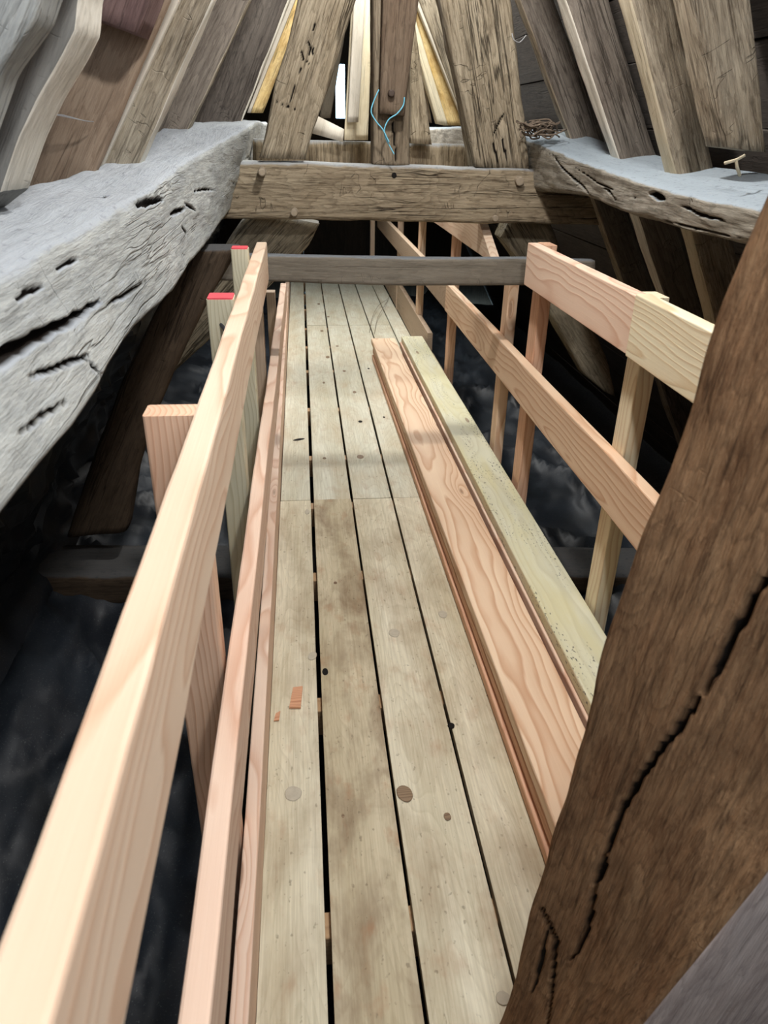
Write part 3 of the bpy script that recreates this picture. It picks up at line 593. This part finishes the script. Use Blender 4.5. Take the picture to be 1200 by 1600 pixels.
tag(loft('common_rafter', [[(-0.57, 1.12, 1.3906), (-0.4585, 1.12, 1.4155), (-0.4585, 1.2200000000000002, 1.4155), (-0.57, 1.2200000000000002, 1.3906)], [(-0.5108, 1.12, 1.4902), (-0.375, 1.12, 1.5571), (-0.375, 1.2200000000000002, 1.5571), (-0.5108, 1.2200000000000002, 1.4902)], [(-0.4545, 1.12, 1.5888), (-0.3217, 1.12, 1.6125), (-0.3217, 1.2200000000000002, 1.6125), (-0.4545, 1.2200000000000002, 1.5888)], [(-0.3956, 1.12, 1.6487), (-0.3034, 1.12, 1.6455), (-0.3034, 1.2200000000000002, 1.6455), (-0.3956, 1.2200000000000002, 1.6487)], [(-0.2765, 1.12, 1.8102), (-0.1783, 1.12, 1.8204), (-0.1783, 1.2200000000000002, 1.8204), (-0.2765, 1.2200000000000002, 1.8102)]], M['oak_purlin'], per=10, rad=0.2, amp=0.006, freq=9, fine=0.002, seg=0.015), 'pale dusty rafter cut by the top left corner of the picture', 'rafter')

# ================================================================ braces and struts below
tag(loft('brace', [[(-0.7776, 3.66, 0.516), (-0.6897, 3.66, 0.3724), (-0.6897, 3.8, 0.3724), (-0.7776, 3.8, 0.516)], [(-0.6923, 3.66, 0.6653), (-0.4573, 3.66, 0.5768), (-0.4573, 3.8, 0.5768), (-0.6923, 3.8, 0.6653)], [(-0.4285, 3.66, 0.9037), (-0.1644, 3.66, 0.8155), (-0.1644, 3.8, 0.8155), (-0.4285, 3.8, 0.9037)], [(-0.2651, 3.66, 1.1165), (0.0462, 3.66, 1.0206), (0.0462, 3.8, 1.0206), (-0.2651, 3.8, 1.1165)], [(-0.2043, 3.66, 1.1581), (0.087, 3.66, 1.1055), (0.087, 3.8, 1.1055), (-0.2043, 3.8, 1.1581)]], M['oak_brace'], per=9, rad=0.15, amp=0.008, freq=9, fine=0.003, seg=0.03), 'heavy oak brace slanting down left from under the tie beam', 'brace')
tag(loft('brace', [[(0.9971, 3.66, 1.1554), (0.9513, 3.66, 1.0489), (0.9513, 3.8, 1.0489), (0.9971, 3.8, 1.1554)], [(1.1882, 3.66, 1.1286), (1.095, 3.66, 0.892), (1.095, 3.8, 0.892), (1.1882, 3.8, 1.1286)], [(1.3861, 3.66, 0.7522), (1.2652, 3.66, 0.6564), (1.2652, 3.8, 0.6564), (1.3861, 3.8, 0.7522)], [(1.5867, 3.66, 0.454), (1.4801, 3.66, 0.3511), (1.4801, 3.8, 0.3511), (1.5867, 3.8, 0.454)], [(1.6651, 3.66, 0.2417), (1.5955, 3.66, 0.2715), (1.5955, 3.8, 0.2715), (1.6651, 3.8, 0.2417)]], M['oak_brace'], per=9, rad=0.15, amp=0.008, freq=9, fine=0.003, seg=0.03), 'heavy oak brace slanting down right from under the tie beam', 'brace')
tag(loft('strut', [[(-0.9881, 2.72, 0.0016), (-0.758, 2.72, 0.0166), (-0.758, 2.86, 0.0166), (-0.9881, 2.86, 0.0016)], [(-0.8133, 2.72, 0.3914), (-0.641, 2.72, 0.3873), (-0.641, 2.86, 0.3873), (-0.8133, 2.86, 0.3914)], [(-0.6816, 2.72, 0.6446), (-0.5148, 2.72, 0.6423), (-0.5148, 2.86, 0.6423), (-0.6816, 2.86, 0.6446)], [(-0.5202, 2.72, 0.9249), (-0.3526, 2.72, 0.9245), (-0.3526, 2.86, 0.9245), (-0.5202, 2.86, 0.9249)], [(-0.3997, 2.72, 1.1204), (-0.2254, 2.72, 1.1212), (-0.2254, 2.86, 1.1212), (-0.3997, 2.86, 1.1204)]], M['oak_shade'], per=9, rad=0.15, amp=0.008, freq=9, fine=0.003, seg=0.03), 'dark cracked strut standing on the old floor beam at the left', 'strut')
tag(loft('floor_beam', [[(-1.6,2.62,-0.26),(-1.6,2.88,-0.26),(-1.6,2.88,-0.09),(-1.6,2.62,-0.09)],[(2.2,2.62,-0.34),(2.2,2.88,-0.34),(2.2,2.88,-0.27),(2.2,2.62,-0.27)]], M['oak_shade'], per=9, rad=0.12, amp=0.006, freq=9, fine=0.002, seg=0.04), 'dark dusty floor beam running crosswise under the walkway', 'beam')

# grey plank nailed across the walkway
GP = [[(-0.5988, 2.95, 0.9815), (-0.5988, 3.0050000000000003, 0.9815), (-0.5869, 3.0050000000000003, 1.0739), (-0.5869, 2.95, 1.0739)], [(-0.1312, 2.95, 0.9723), (-0.1312, 3.0050000000000003, 0.9723), (-0.1261, 3.0050000000000003, 1.0689), (-0.1261, 2.95, 1.0689)], [(0.3921, 2.95, 0.9555), (0.3921, 3.0050000000000003, 0.9555), (0.3888, 3.0050000000000003, 1.0592), (0.3888, 2.95, 1.0592)], [(0.8857, 2.95, 0.958), (0.8857, 3.0050000000000003, 0.958), (0.8743, 3.0050000000000003, 1.0609), (0.8743, 2.95, 1.0609)], [(1.1759, 2.95, 0.953), (1.1759, 3.0050000000000003, 0.953), (1.1599, 3.0050000000000003, 1.0546), (1.1599, 2.95, 1.0546)]]
gp = loft('cross_plank', GP, M['oak_grey'], per=10, rad=0.08, amp=0.002, freq=6, fine=0.0008, seg=0.03)
tag(gp, 'grey brown weathered plank fixed across the walkway below the tie beam', 'plank')

# ================================================================ WALKWAY DECK
deck = empty('walkway_deck', (0.36, 4.0, -0.03), 'long narrow boardwalk of pale weathered planks running to the back of the loft', 'walkway')
xs = [(-0.132, 0.004), (0.016, 0.185), (0.194, 0.371), (0.380, 0.552), (0.560, 0.735), (0.742, 0.862)]
seams = [-0.4, 3.0, 6.35, 8.9]
for i, (x0, x1) in enumerate(xs):
    for k in range(3):
        ya, yb = seams[k]+0.0015, seams[k+1]-0.0015
        if k == 0 and i == 3: ya = 0.83
        if k == 0 and i > 3: ya = 0.96
        if i == 1 and k == 0: m = M['deck_dirty']
        else: m = M['deck'] if k == 0 else M['deck_far']
        drift = 0.0025 if i else 0
        dz = random.uniform(-0.0012, 0.0012)
        pl = board('plank', ((x0+x1)/2+drift*k, ya, -0.0135+dz), ((x0+x1)/2+drift*(k+1), yb, -0.0135+dz), x1-x0-(0.002 if k else 0), 0.027, m, deck, r=0.0015, segs=30, wob=0.0012)
for yj in [1.0, 1.69, 2.4, 3.0, 3.55, 4.3, 5.1, 5.75, 6.35, 7.1, 7.8, 8.5, 0.35, -0.3]:
    board('joist', (-0.13, yj, -0.0765), (0.90, yj, -0.0765), 0.06, 0.095, M['joist'], deck, up=(0, 0, 1))
board('bearer', (-0.05, -0.4, -0.19), (-0.05, 8.9, -0.19), 0.07, 0.12, M['joist'], deck)
board('bearer', (0.80, -0.4, -0.19), (0.80, 8.9, -0.19), 0.07, 0.12, M['joist'], deck)
def knot(x, y, a, b, ang, mat, z=0.0012, h=0.0014, pale=False):
    n = 18; verts = []; sd = random.random()*9
    for lay, (s, zz) in enumerate(((1.0, 0), (0.93, h), (0.0, h))):
        if s == 0: verts.append((0, 0, zz)); break
        for k in range(n):
            t = 2*math.pi*k/n; q = 1+0.10*noise.noise(V((math.cos(t)*1.5+sd, math.sin(t)*1.5, 0)))
            px, py = a*s*q*math.cos(t), b*s*q*math.sin(t)
            verts.append((px*math.cos(ang)-py*math.sin(ang), px*math.sin(ang)+py*math.cos(ang), zz))
    faces = [(k, (k+1) % n, n+(k+1) % n, n+k) for k in range(n)] + [(n+k, n+(k+1) % n, 2*n) for k in range(n)]
    me = bpy.data.meshes.new('knot'); me.from_pydata(verts, [], faces); o = link('knot', me, mat)
    place(o, deck, Matrix.Translation((x, y, z-0.0008))); return o
for (x, y, a, b, ang, kind) in [(0.3804, 1.5392, 0.01, 0.012, 0, 'hole'), (0.2171, 1.3119, 0.02, 0.028, 0.25, 'knot'), (-0.0651, 1.3363, 0.022, 0.024, 0, 'knot_pale'), (0.3136, 1.2324, 0.009, 0.012, 0, 'knot'), (0.3048, 3.9944, 0.013, 0.02, 0, 'hole'), (0.2664, 3.4814, 0.018, 0.026, 0, 'knot'), (-0.0073, 1.883, 0.014, 0.022, -0.3, 'knot_pale'), (0.031, 1.8014, 0.01, 0.018, 0, 'hole'), (-0.0487, 3.7373, 0.034, 0.014, 0.4, 'hole'), (0.0852, 2.304, 0.007, 0.009, 0, 'knot'), (0.2688, 1.9832, 0.018, 0.024, 0, 'knot_pale'), (0.451, 2.0761, 0.016, 0.022, 0, 'knot_pale'), (-0.0129, 2.884, 0.01, 0.024, 0, 'knot_pale'), (0.1645, 5.3579, 0.014, 0.03, 0, 'knot'), (0.1446, 6.1555, 0.014, 0.024, 0, 'knot'), (0.2498, 5.6624, 0.012, 0.02, 0, 'knot'), (0.2677, 4.997, 0.011, 0.024, 0, 'knot'), (0.3077, 4.5306, 0.012, 0.024, 0, 'knot'), (0.1172, 4.7405, 0.008, 0.02, 0, 'knot'), (0.4495, 4.0615, 0.006, 0.012, 0, 'hole'), (0.0817, 3.4757, 0.009, 0.012, 0, 'knot'), (0.4428, 5.052, 0.008, 0.012, 0, 'hole'), (0.144, 7.2182, 0.014, 0.03, 0, 'knot'), (0.2166, 6.673, 0.012, 0.024, 0, 'knot'), (0.0575, 1.2567, 0.004, 0.006, 0, 'knot'), (0.3454, 0.8005, 0.014, 0.014, 0, 'knot_pale')]:
    o = knot(x, y, a, b, ang, M[kind])
    if kind == 'hole': o.name = 'knot_hole'

# ================================================================ GUARD RAILINGS
ZT = 1.118
lr = empty('guard_railing', (-0.15, 1.4, 0), 'left guard railing of new pinkish timber, its two nearer post tops painted red', 'railing')
board('top_rail', (-0.150, -0.35, 1.049), (-0.150, 2.935, 1.049), 0.040, 0.138, M['fir_pale'], lr, segs=40, wob=0.004, r=0.005)
board('mid_rail', (-0.149, -0.35, 0.578), (-0.122, 4.75, 0.578), 0.036, 0.126, M['fir_pink'], lr, segs=50, wob=0.004, r=0.005)
board('toe_board', (-0.149, -0.35, 0.037), (-0.155, 8.2, 0.060), 0.034, 0.190, M['fir_pink'], lr, segs=40, wob=0.002, r=0.004)
for (x, y, w, d, top, mt, red) in ((-0.2125, 1.133, 0.083, 0.054, 1.100, 'fir_red', 0), (-0.206, 1.915, 0.066, 0.070, 1.120, 'fir_post_green', 1),
                                   (-0.198, 2.51, 0.054, 0.058, 1.155, 'fir_post_green', 1), (-0.192, 3.10, 0.048, 0.075, 0.945, 'fir_weathered', 0), (-0.188, 4.4, 0.05, 0.075, 0.66, 'fir_weathered', 0)):
    p = board('post', (x, y, -0.42), (x, y, top), d, w, M[mt], lr, up=(1, 0, 0), r=0.004, segs=12, wob=0.001)
    if red:
        tag(board('painted_end', (x, y, top-0.001), (x, y, top+0.004), d-0.004, w-0.004, M['red_paint'], p, up=(1, 0, 0), r=0.004), 'red painted post top')
cyl('nail', (-0.21, 1.885, 1.06), (-0.196, 1.86, 1.05), 0.0045, M['nail'], lr, r2=0.006)

rr = empty('guard_railing', (0.86, 2.4, 0), 'right guard railing of new pinkish timber with a spliced pale top rail', 'railing')
board('top_rail', (0.850, 1.806, 1.068), (0.850, 2.785, 1.066), 0.040, 0.150, M['fir_pink'], rr, r=0.003, segs=14, wob=0.002)
tag(board('top_rail', (0.849, 0.98, 1.066), (0.849, 1.804, 1.068), 0.042, 0.158, M['fir_yellow'], rr, r=0.003, segs=20, wob=0.002), 'cream yellow top rail piece')
board('top_rail', (0.850, 3.46, 1.062), (0.850, 7.8, 1.062), 0.040, 0.145, M['fir_pale'], rr, r=0.003, segs=20, wob=0.002, cut0=0.17)
board('mid_rail', (0.850, 0.98, 0.628), (0.850, 4.35, 0.634), 0.038, 0.158, M['fir_honey'], rr, r=0.005, segs=40, wob=0.003)
board('mid_rail', (0.853, 4.352, 0.634), (0.82, 8.3, 0.66), 0.036, 0.15, M['fir_weathered'], rr, r=0.003, segs=20, wob=0.002)
board('toe_board', (0.884, 0.98, 0.055), (0.884, 5.1, 0.055), 0.030, 0.11, M['fir_weathered'], rr, r=0.003, segs=20, wob=0.001)
board('toe_board', (0.880, 5.102, 0.12), (0.895, 8.3, 0.13), 0.036, 0.235, M['fir_weathered'], rr, r=0.003, segs=30, wob=0.002)
for (x, y, w, d, top, mt) in ((0.895, 1.845, 0.048, 0.082, 1.138, 'fir_yellow'), (0.897, 2.765, 0.046, 0.095, 1.140, 'fir_red'), (0.895, 3.185, 0.044, 0.085, 0.95, 'fir_honey'),
                              (0.892, 4.42, 0.045, 0.08, 1.06, 'fir_red'), (0.892, 5.72, 0.045, 0.09, 1.06, 'fir_honey'), (0.892, 7.0, 0.045, 0.08, 1.06, 'fir_pale'), (0.75, 8.25, 0.045, 0.08, 1.0, 'fir_pale')):
    board('post', (x, y, -0.42), (x, y, top), d, w, M[mt], rr, up=(1, 0, 0), r=0.003, segs=12, wob=0.001)

# ================================================================ LOOSE TIMBER STACKED ON THE DECK
def loose(a, b, w, h, mt, label, **kw):
    o = board('loose_board', a, b, w, h, M[mt], None, r=0.005, segs=40, wob=0.0015, **kw); tag(o, label, 'board'); return o
loose((0.600, 0.96, 0.019), (0.572, 5.28, 0.019), 0.170, 0.034, 'fir_edge', 'loose reddish board lying directly on the deck, bottom of the left stack')
loose((0.612, 0.97, 0.060), (0.580, 5.30, 0.060), 0.172, 0.036, 'fir_edge', 'loose reddish board in the middle of the left stack')
loose((0.608, 0.98, 0.1145), (0.574, 5.36, 0.1145), 0.174, 0.044, 'fir_honey', 'loose honey coloured board with double knots, topmost of the left stack')
loose((0.786, 0.97, 0.0245), (0.768, 5.12, 0.0245), 0.130, 0.044, 'fir_edge', 'loose board on the deck against the right toe board, bottom of the right stack')
loose((0.786, 0.96, 0.0695), (0.766, 5.20, 0.0695), 0.132, 0.044, 'fir_edge', 'loose board second from the bottom of the right stack')
loose((0.780, 0.95, 0.1150), (0.758, 5.25, 0.1150), 0.146, 0.045, 'fir_pink', 'loose pink board whose edge shows under the greenish top board')
loose((0.790, 0.98, 0.1610), (0.770, 5.23, 0.1610), 0.152, 0.045, 'fir_green', 'loose greenish board with black mould specks, topmost of the right stack')

# chips on the deck
def chip(name, poly, h, mat, label):
    c = V((sum(p[0] for p in poly)/len(poly), sum(p[1] for p in poly)/len(poly), 0)); n = len(poly)
    verts = [(p[0]-c.x, p[1]-c.y, 0) for p in poly]+[(p[0]-c.x, p[1]-c.y, h) for p in poly]
    faces = [tuple(range(n-1, -1, -1)), tuple(range(n, 2*n))]+[(k, (k+1) % n, n+(k+1) % n, n+k) for k in range(n)]
    me = bpy.data.meshes.new(name); me.from_pydata(verts, [], faces); o = link(name, me, mat); o.location = (c.x, c.y, 0.0015); tag(o, label, 'offcut'); return o
chip('wood_chip', [(-0.078, 1.6454), (-0.0447, 1.6426), (-0.0386, 1.7336), (-0.0674, 1.7302)], 0.006, M['chip'], 'small rectangular reddish offcut lying on the leftmost deck plank')
chip('wood_chip', [(-0.1208, 1.5967), (-0.1064, 1.5981), (-0.1036, 1.6342), (-0.1162, 1.6248)], 0.004, M['chip'], 'tiny splintered reddish chip beside the left toe board')

# ================================================================ BLACK SHEETS OVER THE SIDES
def fold(x, y, s):
    a = noise.noise(V((x*2.5+s, y*1.8, s))); r = 1-abs(noise.noise(V((x*3+a, y*2.2+s, 5))))*2
    r2 = 1-abs(noise.noise(V((x*6+s, y*3+a*2, 15))))*2
    return 0.05*a + 0.05*max(0, r)**4 + 0.018*max(0, r2)**4
def sheet(name, prof, y0, y1, sd, amp, label, ny=230, sub=9):
    pts = []
    for i in range(len(prof)-1):
        for k in range(sub): pts.append(V(prof[i]).lerp(V(prof[i+1]), k/sub))
    pts.append(V(prof[-1])); nx = len(pts); verts = []; faces = []
    for j in range(ny+1):
        y = y0+(y1-y0)*j/ny
        for i, p in enumerate(pts):
            d = (pts[min(i+1, nx-1)]-pts[max(i-1, 0)]).normalized(); nr = V((-d.y, d.x)) if sd > 5 else V((d.y, -d.x))
            h = fold(i*0.04, y, sd)*amp*min(1, i/8+0.15)
            verts.append((p.x+nr.x*h, y, p.y+nr.y*h))
    for j in range(ny):
        for i in range(nx-1):
            a = j*nx+i; faces.append((a, a+1, a+nx+1, a+nx))
    me = bpy.data.meshes.new(name); me.from_pydata(verts, [], faces)
    for f in me.polygons: f.use_smooth = True
    o = link(name, me, M['sheet']); m = o.modifiers.new('t', 'SOLIDIFY'); m.thickness = 0.003; tag(o, label, 'sheet'); return o
sheet('black_sheet', [(-.24, -.30), (-.5, -.30), (-.8, -.29), (-1.08, -.22), (-1.17, 0.0), (-1.10, .2), (-.95, .48), (-.80, .74), (-.70, .95)], -1.2, 9.0, 3.1, 1.2, 'crumpled black plastic sheet covering the left side beside the walkway')
sheet('black_sheet', [(.95, -.30), (1.2, -.31), (1.5, -.29), (1.75, -.22)], -1.2, 9.0, 8.3, 1.3, 'crumpled black plastic sheet covering the right side beyond the railing')
tag(tube('wire', [[(0.3263, 3.375, 1.6427), (0.3062, 3.375, 1.6019), (0.2962, 3.375, 1.5632), (0.3176, 3.375, 1.5292), (0.3443, 3.375, 1.5019), (0.3607, 3.375, 1.4742), (0.3718, 3.375, 1.4555)], [(0.4318, 3.385, 1.6185), (0.4275, 3.385, 1.5889), (0.4021, 3.385, 1.5587), (0.371, 3.385, 1.5396), (0.3532, 3.385, 1.5068), (0.3565, 3.385, 1.474), (0.3787, 3.385, 1.4365), (0.3954, 3.385, 1.4104)]], 0.0026, M['wire']), 'light blue wire looped in a Y shape over the middle post', 'wire')
paths = []
for i in range(46):
    a = random.uniform(0, 6.28); rr_ = random.uniform(0.02, 0.075); cz = random.uniform(0, 0.05)
    c = V((0.993, 3.32, 1.489)) + V((random.uniform(-.03, .03), random.uniform(-.03, .03), cz))
    paths.append([c+V((math.cos(a+t)*rr_, math.sin(a+t)*rr_*0.8, random.uniform(-.012, .018))) for t in (0, 0.7, 1.4, 2.1, 2.7)])
tag(tube('bird_nest', paths, 0.0032, M['twig']), 'untidy tangle of grey twigs and dry strips on the right purlin by the principal rafter', 'nest')
tag(tube('cobweb', [[(-0.5892, 2.0, 1.5383), (-0.5741, 2.0, 1.5205), (-0.5447, 2.02, 1.5161), (-0.5103, 2.05, 1.5065), (-0.4942, 2.08, 1.5043)], [(-0.595, 2.0, 1.5226), (-0.5536, 2.0, 1.5157), (-0.5196, 2.03, 1.5088), (-0.4984, 2.06, 1.5041)]], 0.0012, M['web']), 'pale cobweb strand hanging by the brown board at the left', 'cobweb')
tag(tube('straw', [[(1.0403, 1.9, 1.4432), (1.0683, 1.9, 1.4507), (1.0987, 1.92, 1.4605)], [(1.0683, 1.9, 1.4507), (1.076, 1.9, 1.4337), (1.0985, 1.92, 1.4157)]], 0.004, M['straw']), 'bent dusty stalk on the right purlin below the knotty rafter foot', 'straw')
tag(tube('twig', [[(0.5347, 6.072, 0.004), (0.607, 6.5813, 0.02), (0.7054, 7.0018, 0.035), (0.7965, 7.2305, 0.03), (0.8481, 7.4739, 0.01)], [(0.5734, 6.028, 0.004), (0.6481, 6.5309, 0.02), (0.7482, 6.9458, 0.03), (0.8283, 7.3503, 0.012)]], 0.0016, M['twig']), 'thin dark bent twigs arching over the deck behind the stacked boards', 'twig')
tag(tube('twine', [[(0.8327, 3.3, 1.8402), (0.8424, 3.3, 1.8196), (0.8714, 3.32, 1.8138), (0.8998, 3.34, 1.8397)]], 0.002, M['web']), 'thin pale twine strung between two rafters at the upper right', 'twine')

# ================================================================ FOREGROUND TIMBER at the right edge, close to the lens
fo = loft('foreground_timber', [[(0.64, 0.72, 2.5), (0.76, 0.5, 2.34), (0.84, 0.56, 2.36), (0.74, 0.82, 2.5)], [(0.56, 0.72, 2.05), (0.7, 0.5, 1.8), (1.02, 0.56, 1.86), (0.8, 0.82, 2.08)], [(0.411, 0.72, 1.6048), (0.6142, 0.5, 1.3325), (1.1142, 0.6, 1.3325), (0.671, 0.82, 1.6048)], [(0.4382, 0.72, 1.4682), (0.5879, 0.5, 1.2437), (1.0879, 0.6, 1.2437), (0.6982, 0.82, 1.4682)], [(0.4124, 0.72, 1.3135), (0.5778, 0.5, 1.1551), (1.0778, 0.6, 1.1551), (0.6724, 0.82, 1.3135)], [(0.3679, 0.72, 0.9585), (0.5709, 0.5, 1.0057), (1.0709, 0.6, 1.0057), (0.6279, 0.82, 0.9585)], [(0.3426, 0.72, 0.5879), (0.5331, 0.5, 0.8551), (1.0331, 0.6, 0.8551), (0.6026, 0.82, 0.5879)], [(0.3154, 0.72, 0.15), (0.469, 0.5, 0.6527), (0.969, 0.6, 0.6527), (0.5754, 0.82, 0.15)], [(0.2452, 0.72, -0.3912), (0.3674, 0.5, 0.3396), (0.8674, 0.6, 0.3396), (0.5052, 0.82, -0.3912)], [(0.2137, 0.72, -0.6348), (0.2353, 0.5, -0.0676), (0.7353, 0.6, -0.0676), (0.4737, 0.82, -0.6348)]], M['oak_fore'], per=64, rad=0.06, amp=0.007, freq=9, fine=0.003, seg=0.005, side_mats={1: M['oak_fore_grey']}, grooves=[crack((0.0927, 0.0, 0.9957), (-0.6656, 0.7437, 0.062), [(1.1456, 0.2014), (1.1147, 0.2075), (1.0535, 0.2114), (1.001, 0.2162), (0.9587, 0.2201)], 0.008, 0.02, None), crack((0.0927, 0.0, 0.9957), (-0.6656, 0.7437, 0.062), [(0.9655, 0.22), (0.9284, 0.224), (0.8667, 0.2377), (0.7998, 0.2527), (0.7237, 0.2585), (0.645, 0.2609), (0.6032, 0.2596)], 0.007, 0.015, None), crack((0.0927, 0.0, 0.9957), (-0.6656, 0.7437, 0.062), [(0.6344, 0.258), (0.6077, 0.2577), (0.5779, 0.2599)], 0.01, 0.015, None), crack((0.0927, 0.0, 0.9957), (-0.6656, 0.7437, 0.062), [(0.5905, 0.2612), (0.528, 0.2528), (0.4726, 0.2488), (0.4082, 0.2529)], 0.007, 0.02, None), crack((0.0927, 0.0, 0.9957), (-0.6656, 0.7437, 0.062), [(0.4505, 0.3288), (0.437, 0.3092), (0.4157, 0.2854), (0.3324, 0.2718), (0.2407, 0.2467)], 0.007, 0.015, None), crack((0.0927, 0.0, 0.9957), (-0.6656, 0.7437, 0.062), [(0.4265, 0.3043), (0.3209, 0.2954), (0.252, 0.2938)], 0.006, 0.01, None)])
tag(fo, 'big dark brown cracked timber leaning across the right foreground, close to the lens', 'beam')
